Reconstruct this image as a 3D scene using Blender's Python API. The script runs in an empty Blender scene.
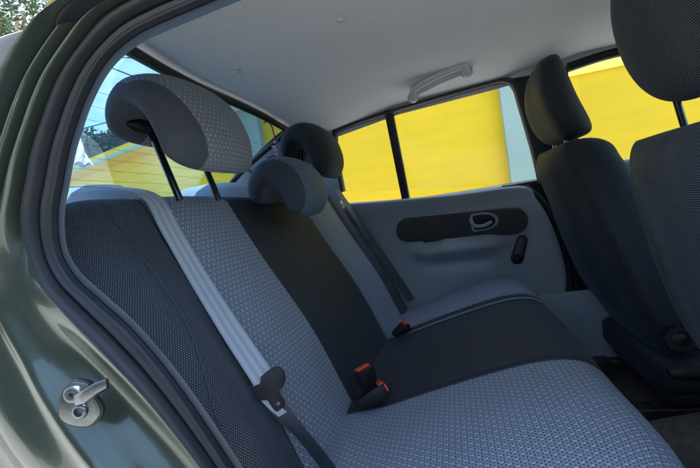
import bpy, bmesh, math, random
from mathutils import Vector, Matrix
R = math.radians
random.seed(7)
scene = bpy.context.scene
COL = scene.collection

# ------------------------------------------------------------------ helpers
def link(name, me, parent=None):
    o = bpy.data.objects.new(name, me); COL.objects.link(o)
    if parent is not None: o.parent = parent
    return o
def tag(o, label=None, cat=None, group=None, kind=None):
    if label: o['label'] = label
    if cat: o['category'] = cat
    if group: o['group'] = group
    if kind: o['kind'] = kind
    return o
def empty(name, loc=(0,0,0)):
    o = bpy.data.objects.new(name, None); o.location = loc; COL.objects.link(o); return o

class MB:
    """collects vertices and faces for ONE mesh; every vertex carries two uv pairs"""
    def __init__(s): s.v=[]; s.f=[]; s.uv=[]; s.pos=[]; s.m=[]
    def add(s, vs, fs, uv=None, pos=None, m=0):
        b=len(s.v); s.v+= [tuple(p) for p in vs]; s.f+=[tuple(i+b for i in f) for f in fs]
        s.uv += list(uv) if uv else [(p[1],p[2]) for p in vs]
        s.pos += list(pos) if pos else [(p[1],p[2]) for p in vs]
        s.m += [m]*len(fs)
    def grid(s, rows, closed=False, uv=None, pos=None, m=0, flip=False):
        n=len(rows[0]); vs=[p for r in rows for p in r]; fs=[]
        for i in range(len(rows)-1):
            for j in range(n if closed else n-1):
                k=(j+1)%n
                q=(i*n+j,i*n+k,(i+1)*n+k,(i+1)*n+j)
                fs.append(q[::-1] if flip else q)
        s.add(vs,fs,uv,pos,m)
    def box(s, c, d, rot=None, m=0):
        vs=[]
        for x in(-1,1):
            for y in(-1,1):
                for z in(-1,1):
                    p=Vector((x*d[0]/2,y*d[1]/2,z*d[2]/2))
                    if rot: p=rot@p
                    vs.append(p+Vector(c))
        s.add(vs,[(0,1,3,2),(4,6,7,5),(0,4,5,1),(2,3,7,6),(0,2,6,4),(1,5,7,3)],m=m)
    def tube(s, path, r, n=12, flat=None, cap=True, m=0):
        path=[Vector(p) for p in path]; rows=[]; N=len(path)
        up=None
        for i,p in enumerate(path):
            t=(path[min(i+1,N-1)]-path[max(i-1,0)]).normalized()
            if up is None:
                a=Vector((0,0,1)) if abs(t.z)<.9 else Vector((1,0,0))
                up=(a-t*a.dot(t)).normalized()
            else: up=(up-t*up.dot(t)).normalized()
            b=t.cross(up); rr=r[i] if isinstance(r,(list,tuple)) else r
            rows.append([p+(up*math.cos(2*math.pi*k/n)*(flat or 1)+b*math.sin(2*math.pi*k/n))*rr for k in range(n)])
        base=len(s.v); s.grid(rows,closed=True,m=m)
        if cap:
            s.f.append(tuple(base+k for k in range(n))[::-1]); s.m.append(m)
            s.f.append(tuple(base+(N-1)*n+k for k in range(n))); s.m.append(m)
    def lathe(s, c, axis, prof, n=32, m=0):
        """prof = [(radius, height along axis)]"""
        a=Vector(axis).normalized(); u=a.orthogonal().normalized(); w=a.cross(u); c=Vector(c)
        rows=[[c+a*h+(u*math.cos(2*math.pi*k/n)+w*math.sin(2*math.pi*k/n))*max(r,1e-5) for k in range(n)] for r,h in prof]
        s.grid(rows,closed=True,m=m)
    def build(s, name, mats, parent=None, smooth=True, bevel=0, seg=2, subsurf=0, auto=None):
        me=bpy.data.meshes.new(name); me.from_pydata(s.v,[],s.f)
        if not isinstance(mats,(list,tuple)): mats=[mats]
        for mt in mats: me.materials.append(mt)
        u1=me.uv_layers.new(name='UVMap'); u2=me.uv_layers.new(name='pos')
        for lp in me.loops:
            u1.data[lp.index].uv=s.uv[lp.vertex_index]; u2.data[lp.index].uv=s.pos[lp.vertex_index]
        for p,mi in zip(me.polygons,s.m): p.material_index=mi
        bm=bmesh.new(); bm.from_mesh(me)
        bmesh.ops.recalc_face_normals(bm,faces=bm.faces)
        if bevel:
            bmesh.ops.bevel(bm,geom=[e for e in bm.edges if len(e.link_faces)==2 and e.calc_face_angle(0)>.5],offset=bevel,segments=seg,affect='EDGES',profile=.5)
        for f in bm.faces: f.smooth=smooth
        if auto is None: auto=50
        for e in bm.edges:
            if len(e.link_faces)==2 and e.calc_face_angle(0)>R(auto): e.smooth=False
        bm.to_mesh(me); bm.free()
        o=link(name,me,parent)
        if subsurf:
            md=o.modifiers.new('s','SUBSURF'); md.levels=subsurf; md.render_levels=subsurf
        return o

def cr(pts, n):
    """catmull-rom through points of any dimension, n samples per segment"""
    out=[]; P=[pts[0]]+list(pts)+[pts[-1]]
    for i in range(1,len(P)-2):
        for k in range(n):
            t=k/n
            out.append(tuple(.5*((2*b)+(-a+c)*t+(2*a-5*b+4*c-d)*t*t+(-a+3*b-3*c+d)*t**3) for a,b,c,d in zip(P[i-1],P[i],P[i+1],P[i+2])))
    out.append(tuple(pts[-1])); return out
def lerp(a,b,t): return tuple(x+(y-x)*t for x,y in zip(a,b))
def pw(x,y): # piecewise linear table
    if x<=y[0][0]: return y[0][1]
    for (a,b),(c,d) in zip(y,y[1:]):
        if x<=c: return b+(d-b)*(x-a)/(c-a)
    return y[-1][1]
def sm(a,b,x):
    t=max(0,min(1,(x-a)/(b-a))); return t*t*(3-2*t)

# ------------------------------------------------------------------ materials
def newmat(name):
    m=bpy.data.materials.new(name); m.use_nodes=True
    nt=m.node_tree; return m,nt,nt.nodes['Principled BSDF']
def N(nt,t,**k):
    n=nt.nodes.new(t)
    for a,b in k.items(): setattr(n,a,b)
    return n
def mth(nt,op,a,b=None,c=None,clamp=False):
    n=nt.nodes.new('ShaderNodeMath'); n.operation=op; n.use_clamp=clamp
    for i,v in enumerate((a,b,c)):
        if v is None: continue
        if isinstance(v,(int,float)): n.inputs[i].default_value=v
        else: nt.links.new(v,n.inputs[i])
    return n.outputs[0]
def mixc(nt,f,a,b):
    n=nt.nodes.new('ShaderNodeMix'); n.data_type='RGBA'
    if isinstance(f,(int,float)): n.inputs[0].default_value=f
    else: nt.links.new(f,n.inputs[0])
    for i,v in ((6,a),(7,b)):
        if isinstance(v,tuple): n.inputs[i].default_value=(*v,1) if len(v)==3 else v
        else: nt.links.new(v,n.inputs[i])
    return n.outputs[2]
def bump(nt,bsdf,h,strength=.5,dist=.001):
    b=nt.nodes.new('ShaderNodeBump'); b.inputs['Strength'].default_value=strength; b.inputs['Distance'].default_value=dist
    nt.links.new(h,b.inputs['Height']); nt.links.new(b.outputs[0],bsdf.inputs['Normal'])
def noise(nt,scale,detail=3,rough=.5,vec=None):
    n=nt.nodes.new('ShaderNodeTexNoise'); n.inputs['Scale'].default_value=scale; n.inputs['Detail'].default_value=detail; n.inputs['Roughness'].default_value=rough
    if vec is None:
        t=nt.nodes.new('ShaderNodeTexCoord'); vec=t.outputs['Object']
    nt.links.new(vec,n.inputs['Vector']); return n.outputs[0]

def plain(name,col,rough=.5,metal=0,coat=0,var=.15,nscale=30,bscale=0,bstr=.3,bdist=.0005,spec=.5):
    m,nt,b=newmat(name)
    n=noise(nt,nscale,4)
    f=mth(nt,'MULTIPLY_ADD',n,1,0)
    nt.links.new(mixc(nt,f,tuple(c*(1-var) for c in col),tuple(min(1,c*(1+var)) for c in col)),b.inputs['Base Color'])
    b.inputs['Roughness'].default_value=rough; b.inputs['Metallic'].default_value=metal
    b.inputs['Coat Weight'].default_value=coat; b.inputs['Coat Roughness'].default_value=.05
    b.inputs['Specular IOR Level'].default_value=spec
    nt.links.new(mth(nt,'MULTIPLY_ADD',noise(nt,nscale*3,3),.16,rough-.08,clamp=True),b.inputs['Roughness'])
    if bscale: bump(nt,b,noise(nt,bscale,3),bstr,bdist)
    return m

def stagger(nt,u,v,pu,pv,tri=True,size=.28):
    """staggered rows of small marks, metric uv; returns mask 0..1"""
    vv=mth(nt,'DIVIDE',v,pv); row=mth(nt,'FLOOR',vv); odd=mth(nt,'MODULO',mth(nt,'ABSOLUTE',row),2)
    uu=mth(nt,'ADD',mth(nt,'DIVIDE',u,pu),mth(nt,'MULTIPLY',odd,.5))
    fu=mth(nt,'SUBTRACT',mth(nt,'FRACT',uu),.5); fv=mth(nt,'SUBTRACT',mth(nt,'FRACT',vv),.5)
    au=mth(nt,'ABSOLUTE',fu)
    if tri:
        t=mth(nt,'MAXIMUM',mth(nt,'MULTIPLY_ADD',au,1.5,mth(nt,'MULTIPLY',fv,.8)),mth(nt,'MULTIPLY',fv,-1.3))
    else:
        t=mth(nt,'ADD',au,mth(nt,'ABSOLUTE',fv))
    n=nt.nodes.new('ShaderNodeMapRange'); n.interpolation_type='SMOOTHSTEP'
    nt.links.new(t,n.inputs[0]); n.inputs[1].default_value=size-.09; n.inputs[2].default_value=size+.09; n.inputs[3].default_value=1; n.inputs[4].default_value=0
    return n.outputs[0]
GREY=(.208,.232,.268); GREYD=(.028,.034,.045)
def fabric(name, zone=None, pu=.0070, pv=.0050, weave=.0040, black=(.020,.023,.028), speck=(.22,.245,.28), grey=GREY, greyd=GREYD, plush=(.017,.020,.024)):
    """zone: list of (lo,hi,kind) of the 'pos' u coordinate; kind g = grey lattice, w = black weave, p = black plush"""
    m,nt,b=newmat(name)
    uv=N(nt,'ShaderNodeUVMap',uv_map='UVMap'); sp=N(nt,'ShaderNodeSeparateXYZ'); nt.links.new(uv.outputs[0],sp.inputs[0])
    u,v=sp.outputs[0],sp.outputs[1]
    ps=N(nt,'ShaderNodeUVMap',uv_map='pos'); s2=N(nt,'ShaderNodeSeparateXYZ'); nt.links.new(ps.outputs[0],s2.inputs[0])
    y=s2.outputs[0]
    lat=stagger(nt,u,v,pu,pv,True,.29); tuft=stagger(nt,u,mth(nt,'ADD',v,pv*.5),pu*2,pv*2,False,.30)
    wv=stagger(nt,u,v,weave,weave*.8,False,.34)
    thr=noise(nt,900,2); big=noise(nt,9,3)
    gl=mixc(nt,mth(nt,'MULTIPLY',thr,.5),grey,tuple(c*1.35 for c in grey))
    gl=mixc(nt,mth(nt,'MULTIPLY',tuft,.8),gl,tuple(c*2.0 for c in grey))
    gcol=mixc(nt,mth(nt,'MULTIPLY',lat,mth(nt,'MULTIPLY_ADD',thr,.5,.6),clamp=True),gl,greyd)
    wcol=mixc(nt,mth(nt,'MULTIPLY',wv,mth(nt,'MULTIPLY_ADD',thr,.8,.3),clamp=True),black,speck)
    pw_=stagger(nt,u,v,.0042,.0036,False,.34); pn=noise(nt,150,5,.75)
    pcol=mixc(nt,mth(nt,'MULTIPLY',mth(nt,'MULTIPLY_ADD',pw_,.7,mth(nt,'POWER',pn,2.0)),.7,clamp=True),tuple(c*.35 for c in plush),tuple(c*3.9 for c in plush))
    col=wcol; H=wv
    hg=mth(nt,'ADD',mth(nt,'MULTIPLY_ADD',lat,-1,1),tuft)
    for lo,hi,k in (zone or []):
        mk=mth(nt,'MULTIPLY',mth(nt,'GREATER_THAN',y,lo),mth(nt,'LESS_THAN',y,hi))
        col=mixc(nt,mk,col,{'g':gcol,'w':wcol,'p':pcol}[k])
        hh={'g':hg,'w':wv,'p':mth(nt,'MULTIPLY',pw_,.6)}[k]
        H=mth(nt,'ADD',mth(nt,'MULTIPLY',H,mth(nt,'SUBTRACT',1,mk)),mth(nt,'MULTIPLY',hh,mk))
    nt.links.new(mixc(nt,mth(nt,'MULTIPLY',big,.35),col,mixc(nt,.5,col,(.0,.0,.0))),b.inputs['Base Color'])
    b.inputs['Roughness'].default_value=.68; b.inputs['Specular IOR Level'].default_value=.22
    b.inputs['Sheen Weight'].default_value=.1; b.inputs['Sheen Roughness'].default_value=.4; b.inputs['Sheen Tint'].default_value=(.6,.75,1,1)
    b1=nt.nodes.new('ShaderNodeBump'); b1.inputs['Strength'].default_value=.7; b1.inputs['Distance'].default_value=.0012; nt.links.new(H,b1.inputs['Height'])
    b2=nt.nodes.new('ShaderNodeBump'); b2.inputs['Strength'].default_value=.5; b2.inputs['Distance'].default_value=.012; nt.links.new(mth(nt,'MULTIPLY_ADD',noise(nt,26,3),.22,noise(nt,7,2)),b2.inputs['Height'])
    nt.links.new(b1.outputs[0],b2.inputs['Normal']); nt.links.new(b2.outputs[0],b.inputs['Normal'])
    return m

M={}
M['back']=fabric('rear backrest fabric',[(-.418,-.17,'g'),(.25,.49,'g'),(-.17,.25,'p')])
M['cush']=fabric('rear cushion fabric',[(-.9,-.22,'g'),(-.22,.33,'p'),(.33,.9,'g')])
M['head']=fabric('headrest fabric',[(-.075,.2,'g')],pu=.0062,pv=.0046,weave=.0033,black=(.035,.042,.06),speck=(.13,.155,.205))
M['headn']=fabric('near headrest fabric',[(-.135,.4,'g')],pu=.0062,pv=.0046,weave=.0033,black=(.06,.07,.088),speck=(.19,.215,.25))
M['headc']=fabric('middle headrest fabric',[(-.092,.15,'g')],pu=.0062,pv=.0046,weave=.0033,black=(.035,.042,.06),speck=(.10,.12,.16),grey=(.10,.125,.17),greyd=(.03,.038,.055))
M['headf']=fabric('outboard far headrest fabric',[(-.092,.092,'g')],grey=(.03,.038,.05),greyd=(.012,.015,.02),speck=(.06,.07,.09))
M['front']=fabric('front seat fabric',[],weave=.0042,black=(.008,.011,.015),speck=(.15,.18,.21))
M['frontp']=fabric('front seat plush',[(-9,9,'p')],plush=(.018,.021,.025))
M['piping']=plain('piping',(.14,.18,.215),.5)
M['paint']=plain('green metallic paint',(.045,.060,.048),.28,metal=.55,coat=.4,var=.06,nscale=600)
M['seal']=plain('door rubber',(.008,.011,.014),.5,var=.2,nscale=40,bscale=500,bstr=.2,spec=.35)
M['black']=plain('black plastic',(.008,.009,.010),.5,bscale=400,bstr=.2,spec=.3)
M['gasket']=plain('window gasket',(.008,.009,.010),.6)
M['liner']=plain('headliner felt',(.56,.575,.585),.95,var=.10,nscale=140,bscale=260,bstr=.6,bdist=.0016,spec=.1)
M['trim']=plain('blue grey moulded plastic',(.30,.335,.37),.55,var=.05,nscale=5,bscale=900,bstr=.35,bdist=.0004)
M['seam']=plain('seam thread',(.035,.041,.05),.7)
M['edge']=plain('trim edge plastic',(.03,.04,.05),.5)  # colour lowered to put the roof lining shade into side_trim
M['handle']=plain('grab handle plastic',(.40,.44,.48),.5,var=.04)
M['insert']=plain('dark door insert',(.04,.042,.045),.75,bscale=600,bstr=.4)
M['steel']=plain('zinc plated steel',(.13,.145,.15),.36,metal=1,var=.25,nscale=60,bscale=160,bstr=.25,bdist=.0008)
M['chrome']=plain('post steel',(.5,.53,.56),.18,metal=1,var=.05)
M['post']=plain('black post',(.006,.007,.008),.25,coat=.4)
M['red']=plain('red button',(.75,.06,.03),.4,var=.05)
M['floor']=plain('floor carpet',(.10,.082,.065),.95,var=.8,nscale=60,bscale=300,bstr=.8,bdist=.002)
M['metal_dark']=plain('seat rail steel',(.12,.11,.1),.4,metal=.8)
M['pink']=plain('pink plastic',(.75,.35,.42),.35,var=.1)
M['redcord']=plain('red cord',(.6,.03,.03),.7)
M['white']=plain('white tissue',(.8,.82,.85),.8,var=.1,bscale=60,bstr=.8,bdist=.003)
M['cable']=plain('power cable',(.02,.02,.022),.7)
M['bark']=plain('bark',(.09,.07,.05),.9,bscale=30,bdist=.01)

def weblng():
    m,nt,b=newmat('seat belt webbing')
    uv=N(nt,'ShaderNodeUVMap',uv_map='UVMap'); sp=N(nt,'ShaderNodeSeparateXYZ'); nt.links.new(uv.outputs[0],sp.inputs[0])
    u=sp.outputs[0]; v=sp.outputs[1]
    rib=mth(nt,'SINE',mth(nt,'MULTIPLY_ADD',u,2*math.pi*3,-1.57)); rib=mth(nt,'MULTIPLY_ADD',rib,.5,.5)
    tw=mth(nt,'MULTIPLY_ADD',mth(nt,'SINE',mth(nt,'MULTIPLY',mth(nt,'ADD',v,mth(nt,'MULTIPLY',u,.02)),5200)),.5,.5)
    nt.links.new(mixc(nt,mth(nt,'MULTIPLY',rib,.6),(.28,.305,.33),(.47,.50,.53)),b.inputs['Base Color'])  # lighter ribs put the glossy ridge highlights into the colour
    b.inputs['Roughness'].default_value=.38; b.inputs['Specular IOR Level'].default_value=.5; b.inputs['Sheen Weight'].default_value=.3
    bump(nt,b,mth(nt,'ADD',rib,mth(nt,'MULTIPLY',tw,.35)),.6,.0007)
    return m
M['web']=weblng()
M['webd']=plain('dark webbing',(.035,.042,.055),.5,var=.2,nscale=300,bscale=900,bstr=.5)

def glass(name,tint,gloss=.06):
    m=bpy.data.materials.new(name); m.use_nodes=True; nt=m.node_tree; nt.nodes.clear()
    o=N(nt,'ShaderNodeOutputMaterial'); t=N(nt,'ShaderNodeBsdfTransparent'); t.inputs[0].default_value=(*tint,1)
    g=N(nt,'ShaderNodeBsdfGlossy'); g.inputs['Roughness'].default_value=.01
    fr=N(nt,'ShaderNodeFresnel'); fr.inputs[0].default_value=1.45
    dirt=noise(nt,14,4)
    f=mth(nt,'ADD',mth(nt,'MULTIPLY',fr.outputs[0],gloss*5),mth(nt,'MULTIPLY',dirt,.01))
    mx=N(nt,'ShaderNodeMixShader'); nt.links.new(f,mx.inputs[0]); nt.links.new(t.outputs[0],mx.inputs[1]); nt.links.new(g.outputs[0],mx.inputs[2]); nt.links.new(mx.outputs[0],o.inputs[0])
    return m
M['glass_rear']=glass('tinted rear glass',(.30,.46,.55))
M['glass_side']=glass('side glass',(.92,.95,.94),.04)

def wallmat(name,col,boards=0,var=.12):
    m,nt,b=newmat(name)
    tc=N(nt,'ShaderNodeTexCoord'); n1=noise(nt,1.3,5,.6); n2=noise(nt,40,4,.6)
    c=mixc(nt,n1,tuple(x*(1-var) for x in col),tuple(min(1,x*(1+var*.6)) for x in col))
    c=mixc(nt,mth(nt,'MULTIPLY',n2,.05),c,(.45,.35,.03))
    mpp=N(nt,'ShaderNodeMapping'); mpp.inputs['Scale'].default_value=(1.2,1.2,9) ; nt.links.new(tc.outputs['Object'],mpp.inputs[0]); n3=noise(nt,1.1,5,.65,vec=mpp.outputs[0])
    c=mixc(nt,mth(nt,'MULTIPLY',mth(nt,'SUBTRACT',n3,.35,clamp=True),.65),c,tuple(x*.62 for x in col))
    H=n2
    if boards:
        sp=N(nt,'ShaderNodeSeparateXYZ'); nt.links.new(tc.outputs['Object'],sp.inputs[0])
        fz=mth(nt,'FRACT',mth(nt,'DIVIDE',sp.outputs[2],boards))
        gr=mth(nt,'LESS_THAN',fz,.05)
        c=mixc(nt,mth(nt,'MULTIPLY',gr,.45),c,tuple(x*.3 for x in col))
        H=mth(nt,'SUBTRACT',mth(nt,'MULTIPLY',n2,.3),gr)
    nt.links.new(c,b.inputs['Base Color']); b.inputs['Roughness'].default_value=.85
    bump(nt,b,H,.25,.003)
    return m
M['yellow']=wallmat('yellow painted render',(.50,.325,.0))
M['yboard']=wallmat('yellow painted boards',(.95,.60,.003),boards=.14)
M['pale']=wallmat('pale green render',(.19,.26,.23))
M['ylight']=wallmat('light yellow band',(.85,.68,.10))
M['gutter']=wallmat('grey green fascia',(.42,.50,.40))
M['ground']=wallmat('concrete yard',(.42,.41,.39),var=.3)
def leafmat():
    m,nt,b=newmat('leaves')
    oi=N(nt,'ShaderNodeTexCoord'); n=noise(nt,2.5,3)
    nt.links.new(mixc(nt,n,(.010,.024,.008),(.028,.055,.018)),b.inputs['Base Color']); b.inputs['Roughness'].default_value=.5
    b.inputs['Subsurface Weight'].default_value=0
    tr=N(nt,'ShaderNodeBsdfTranslucent'); tr.inputs[0].default_value=(.03,.07,.015,1)
    mx=N(nt,'ShaderNodeMixShader'); mx.inputs[0].default_value=.3
    out=nt.nodes['Material Output']; nt.links.new(b.outputs[0],mx.inputs[1]); nt.links.new(tr.outputs[0],mx.inputs[2]); nt.links.new(mx.outputs[0],out.inputs[0])
    return m
M['leaf']=leafmat()
M['added_hedge']=plain('hedge foliage',(.018,.026,.016),.8,var=.5,nscale=9)

# ------------------------------------------------------------------ the car
car=empty('car',(0,0,0))
tag(car,'dark green metallic car seen through its open rear doorway, blue-grey cloth seats inside','car')

# generic upholstered slab: (x,z) base point, lean direction, ring sections
def slab(name, o, d, n, L, half, hf, hb, mats, parent, yc=0, p=4.5, nr=40, nc=96, top=.05, bot=.03, mid=None, uv0=0, crown=None, xw=None):
    """half(s) half width, hf(y,s) front half depth, hb(y,s) rear half depth, mid(s) bend along n"""
    rows=[];uv=[];pos=[]
    S=[]
    for i in range(7): a=math.pi/2*i/6.0; S.append((bot-bot*math.cos(a),max(.02,math.sin(a))))
    for i in range(1,nr): S.append((bot+(L-top-bot)*i/nr,1))
    for i in range(10): a=math.pi/2*i/9.0; S.append((L-top+top*math.sin(a),max(.02,math.cos(a))))
    for s,k in S:
        ring=[];per=0;us=[];w=half(s)*(1-.16*(1-k))
        for c in range(nc):
            a=2*math.pi*c/nc
            ca,sa=math.cos(a),math.sin(a)
            y=w*math.copysign(abs(ca)**(2/p),ca)
            yy=yc+y
            h=(hf(yy,s) if sa>=0 else hb(yy,s))*k
            off=h*math.copysign(abs(sa)**(2/p),sa)+(mid(s) if mid else 0)
            dz=crown(y,s) if crown else 0
            P=Vector((o[0]+d[0]*(s+dz)+n[0]*off+(xw(yy) if xw else 0), yy, o[1]+d[1]*(s+dz)+n[1]*off))
            ring.append(P)
        # perimeter uv measured from the +y side
        acc=0;us=[0]
        for c in range(1,nc):
            acc+=(ring[c]-ring[c-1]).length; us.append(acc)
        sgn=[u-us[nc//4] for u in us]
        rows.append(ring)
        va=s+(.05*(1-k) if s>L/2 else 0)
        uv+= [(u,va) for u in sgn]; pos+=[(r.y,s) for r in ring]
    mb=MB(); mb.grid(rows,closed=True,uv=uv,pos=pos)
    q=nc
    for base in (0,(len(rows)-1)*q):
        for c in range(q//2-1):
            mb.f.append((base+c,base+c+1,base+q-2-c,base+(q-1-c)%q)); mb.m.append(0)
    return mb.build(name,mats,parent,auto=80)
def V2(a): l=math.hypot(*a); return (a[0]/l,a[1]/l)

# --- rear backrest
dB=V2((-.235,.53)); nB=(dB[1],-dB[0])
XW=lambda y: .075*max(0,y+.38)
def hfB(y,s):
    h=.060
    h+=.036*math.exp(-((y+.535)/.060)**2)*sm(.70,.3,s)*sm(-.1,.2,s)+.018*math.exp(-((y-.56)/.07)**2)
    h+=.008*math.exp(-((y+.31)/.11)**2)+.008*math.exp(-((y-.35)/.1)**2)
    h+=.010*math.exp(-(y/.16)**2)
    for g,dp,w in ((-.17,.007,.010),(-.418,.008,.010),(.25,.016,.012),(.49,.007,.01)): h-=dp*math.exp(-((y-g)/w)**2)
    h+=.014*math.exp(-((s-.25)/.16)**2)
    return h
backrest=slab('rear_backrest',(-.035-.055*nB[0],.50-.055*nB[1]),dB,nB,.66,lambda s:.655-.02*sm(.25,.62,s),hfB,lambda y,s:.055,M['back'],car,p=5.5,nr=60,nc=420,top=.045,xw=XW,
   crown=lambda y,s:(-.03*sm(.5,.66,abs(y))-.012*math.exp(-(y/.12)**2))*sm(.4,.62,s))
def backline(y,off):
    pts=[]
    for i in range(70):
        s_=.03+.615*i/69; k=1
        if s_>.615: k=math.sqrt(max(.02,1-((s_-.615)/.045)**2))
        o=(-.035-.055*nB[0],.50-.055*nB[1]); h=(hfB(y,s_)*k)*(1-(abs(y)/.64)**5.5)**(1/5.5)+off
        pts.append((o[0]+dB[0]*s_+nB[0]*h+XW(y),y,o[1]+dB[1]*s_+nB[1]*h))
    return pts
for yy in (-.17,.25,-.418):
    mb=MB(); mb.tube(backline(yy,.0006),.0016,8); mb.build('seam',M['seam'],backrest)
# --- rear cushion: profile swept over Y
prof=cr([(-.10,.47),(-.075,.53),(-.02,.552),(.06,.566),(.15,.592),(.26,.622),(.36,.645),(.43,.650),(.475,.636),(.50,.60),(.505,.54),(.50,.45),(.49,.33)],8)
def cush():
    mb=MB(); rows=[];uv=[];pos=[]
    arc=[0]
    for a,b in zip(prof,prof[1:]): arc.append(arc[-1]+math.hypot(b[0]-a[0],b[1]-a[1]))
    ys=[-.655+1.29*i/430 for i in range(431)]
    cx,cz=.2,.45
    for y in ys:
        e=max(0,(abs(y+.01)-.585)/.06); k=math.sqrt(max(0,1-min(e,1)**2))*.05
        drop=.05-k
        h=.006*math.exp(-(y/.2)**2)*1.4+.006*math.exp(-((y+.42)/.12)**2)+.006*math.exp(-((y-.45)/.1)**2)
        for g,dp,w in ((-.22,.006,.006),(.235,.004,.006),(.33,.010,.012)): h-=dp*math.exp(-((y-g)/w)**2)
        h-=drop
        xs=.0
        row=[]
        for (x,z),a in zip(prof,arc):
            vx,vz=x-cx,(z-cz); l=math.hypot(vx,vz)
            if z>.5 and x<.47: px,pz=x,z+h
            else: px,pz=x+h*.8,z+h*.5
            px-= .03*sm(.45,.64,abs(y))*sm(.3,.5,x)+.0
            row.append((px,y,pz)); uv.append((y,a)); pos.append((y,a))
        rows.append(row)
    mb.grid(rows,uv=uv,pos=pos)
    n=len(prof)
    for b in (0,(len(rows)-1)*n):
        mb.f.append(tuple(b+i for i in range(n))); mb.m.append(0)
    return mb.build('rear_cushion',M['cush'],car,auto=80)
cushion=cush()
mb=MB(); path=[(x+.0,.235,z+.006) for x,z in prof[12:66]]
mb.tube(path,.0032,8); mb.build('piping',M['piping'],cushion)
mb=MB(); mb.tube([(x,-.22,z-.0005) for x,z in prof[8:66]],.0016,8); mb.build('seam',M['seam'],cushion)
# stitched seam along the near bolster
def onback(y,s,off=.0):
    o=(-.035-.055*nB[0],.50-.055*nB[1]); h=hfB(y,s)+off
    return (o[0]+dB[0]*s+nB[0]*h,y,o[1]+dB[1]*s+nB[1]*h)
mb=MB(); pts=[]
for i in range(60):
    s=.02+.60*i/59
    y=-.512-.05*sm(.45,.2,s)-.012*sm(.5,.3,s); a=abs(y)/(.655-.02*sm(.25,.62,s))
    k=(1-a**5.5)**(1/5.5)
    o=(-.035-.055*nB[0],.50-.055*nB[1]); h=hfB(y,s)*k+.0012
    pts.append((o[0]+dB[0]*s+nB[0]*h,y,o[1]+dB[1]*s+nB[1]*h))
mb.tube(pts,.0016,8); mb.build('bolster_seam',M['seam'],backrest)

# --- rear headrests: comma shaped cross-section, closed rounded ends
def headrest(name,yc,x0,z0,mat,parent,W=.132,sc=1.0):
    cl=[(-.078,-.012,.016),(-.074,.014,.022),(-.055,.040,.027),(-.020,.054,.031),(.015,.047,.035),(.042,.020,.037),(.055,-.018,.036),(.060,-.052,.031),(.060,-.078,.020)]
    if yc<-.2: cl=[(-.066,-.012,.022),(-.062,.008,.030),(-.046,.026,.037),(-.018,.036,.036),(.015,.028,.038),(.036,.008,.037),(.050,-.022,.035),(.059,-.055,.031),(.062,-.086,.020)]
    elif abs(yc)<.1: cl=[(x,z*.86,t*1.2) for x,z,t in cl]
    else: cl=[(x,z,t*1.12) for x,z,t in cl]
    cl=[(x*.74 if x<0 else x,z-(.006 if x<-.03 else 0),t) for x,z,t in cl]
    cl=cr(cl,5); n=len(cl)
    outer=[];inner=[]
    rows=[];uv=[];pos=[]
    ny=48
    for i in range(ny+1):
        a=math.pi*i/ny; yf=-math.cos(a); y=W*math.copysign(abs(yf)**.8,yf)
        e=abs(y)/W; k=(max(0.0,1-e**3.2))**(1/2.3)
        k=max(k,.02)
        shr=1-.22*(1-k)
        ring=[]
        N_=n
        for side in (1,-1):
            rng=range(N_) if side==1 else range(N_-1,-1,-1)
            for j in rng:
                x,z,t=cl[j]; xa,za,_=cl[max(j-1,0)]; xb,zb,_=cl[min(j+1,N_-1)]
                tx,tz=xb-xa,zb-za; l=math.hypot(tx,tz); nx,nz=-tz/l,tx/l
                cx,cz=(x)*shr,(z)*shr
                tt=t*k*side
                bulge=.010*(1-(y/W)**2)*(1 if side==1 else 0)
                tt+=bulge*k
                ring.append(Vector((x0+sc*(cx+nx*tt),yc+y,z0+sc*(cz+nz*tt))))
                
            # round the two tips
            j=N_-1 if side==1 else 0; jj=N_-2 if side==1 else 1
            x,z,t=cl[j]; xa,za,_=cl[jj]; l=math.hypot(x-xa,z-za); dx,dz=(x-xa)/l,(z-za)/l
            for q in (1,2,3,4,5):
                an=math.pi/2-math.pi*q/6; px,pz=(-dz,dx)
                s1=side
                c_=math.cos(an)*t*k*1.0; s_=math.sin(an)*t*k
                if side==1: ox,oz=dx*c_+(-dz)*s_,dz*c_+dx*s_
                else: ox,oz=dx*c_+(-dz)*s_,dz*c_+dx*s_
                ring.append(Vector((x0+sc*(x*shr+ox),yc+y,z0+sc*(z*shr+oz))))
        acc=0; us=[0]
        for c in range(1,len(ring)): acc+=(ring[c]-ring[c-1]).length; us.append(acc)
        rows.append(ring); uv.append([(y,u-.1) for u in us]); pos+=[((y-.25*(min(u,.36)-.11)-2.0*max(0,.09-u)) if yc<-.2 else y,u) for u in us]
    mid_=len(rows)//2; nn_=len(rows[0]); vm=[q[1] for q in uv[mid_]]
    U=[[0]*nn_ for _ in rows]
    for i in range(mid_+1,len(rows)):
        for j in range(nn_): U[i][j]=U[i-1][j]+(rows[i][j]-rows[i-1][j]).length
    for i in range(mid_-1,-1,-1):
        for j in range(nn_): U[i][j]=U[i+1][j]-(rows[i][j]-rows[i+1][j]).length
    uv=[(U[i][j],vm[j]) for i in range(len(rows)) for j in range(nn_)]
    mb=MB(); mb.grid(rows,closed=True,uv=uv,pos=pos); m_=len(rows[0])
    mb.f.append(tuple(range(m_))); mb.m.append(0); mb.f.append(tuple((len(rows)-1)*m_+i for i in range(m_))); mb.m.append(0)
    return mb.build(name,mat,parent,auto=85)
def posts(name,yc,ys,x0,z0,x1,z1,mat,parent,r=.006):
    for dy in ys:
        mb=MB(); mb.tube([(x0,yc+dy,z0),(x1,yc+dy,z1)],r,14); mb.build('headrest_post',mat,parent)
hr=headrest('rear_headrest',-.328,-.238,1.226,M['headn'],backrest,W=.143,sc=1.04); hr['label']='raised light grey headrest on two black posts'
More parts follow.
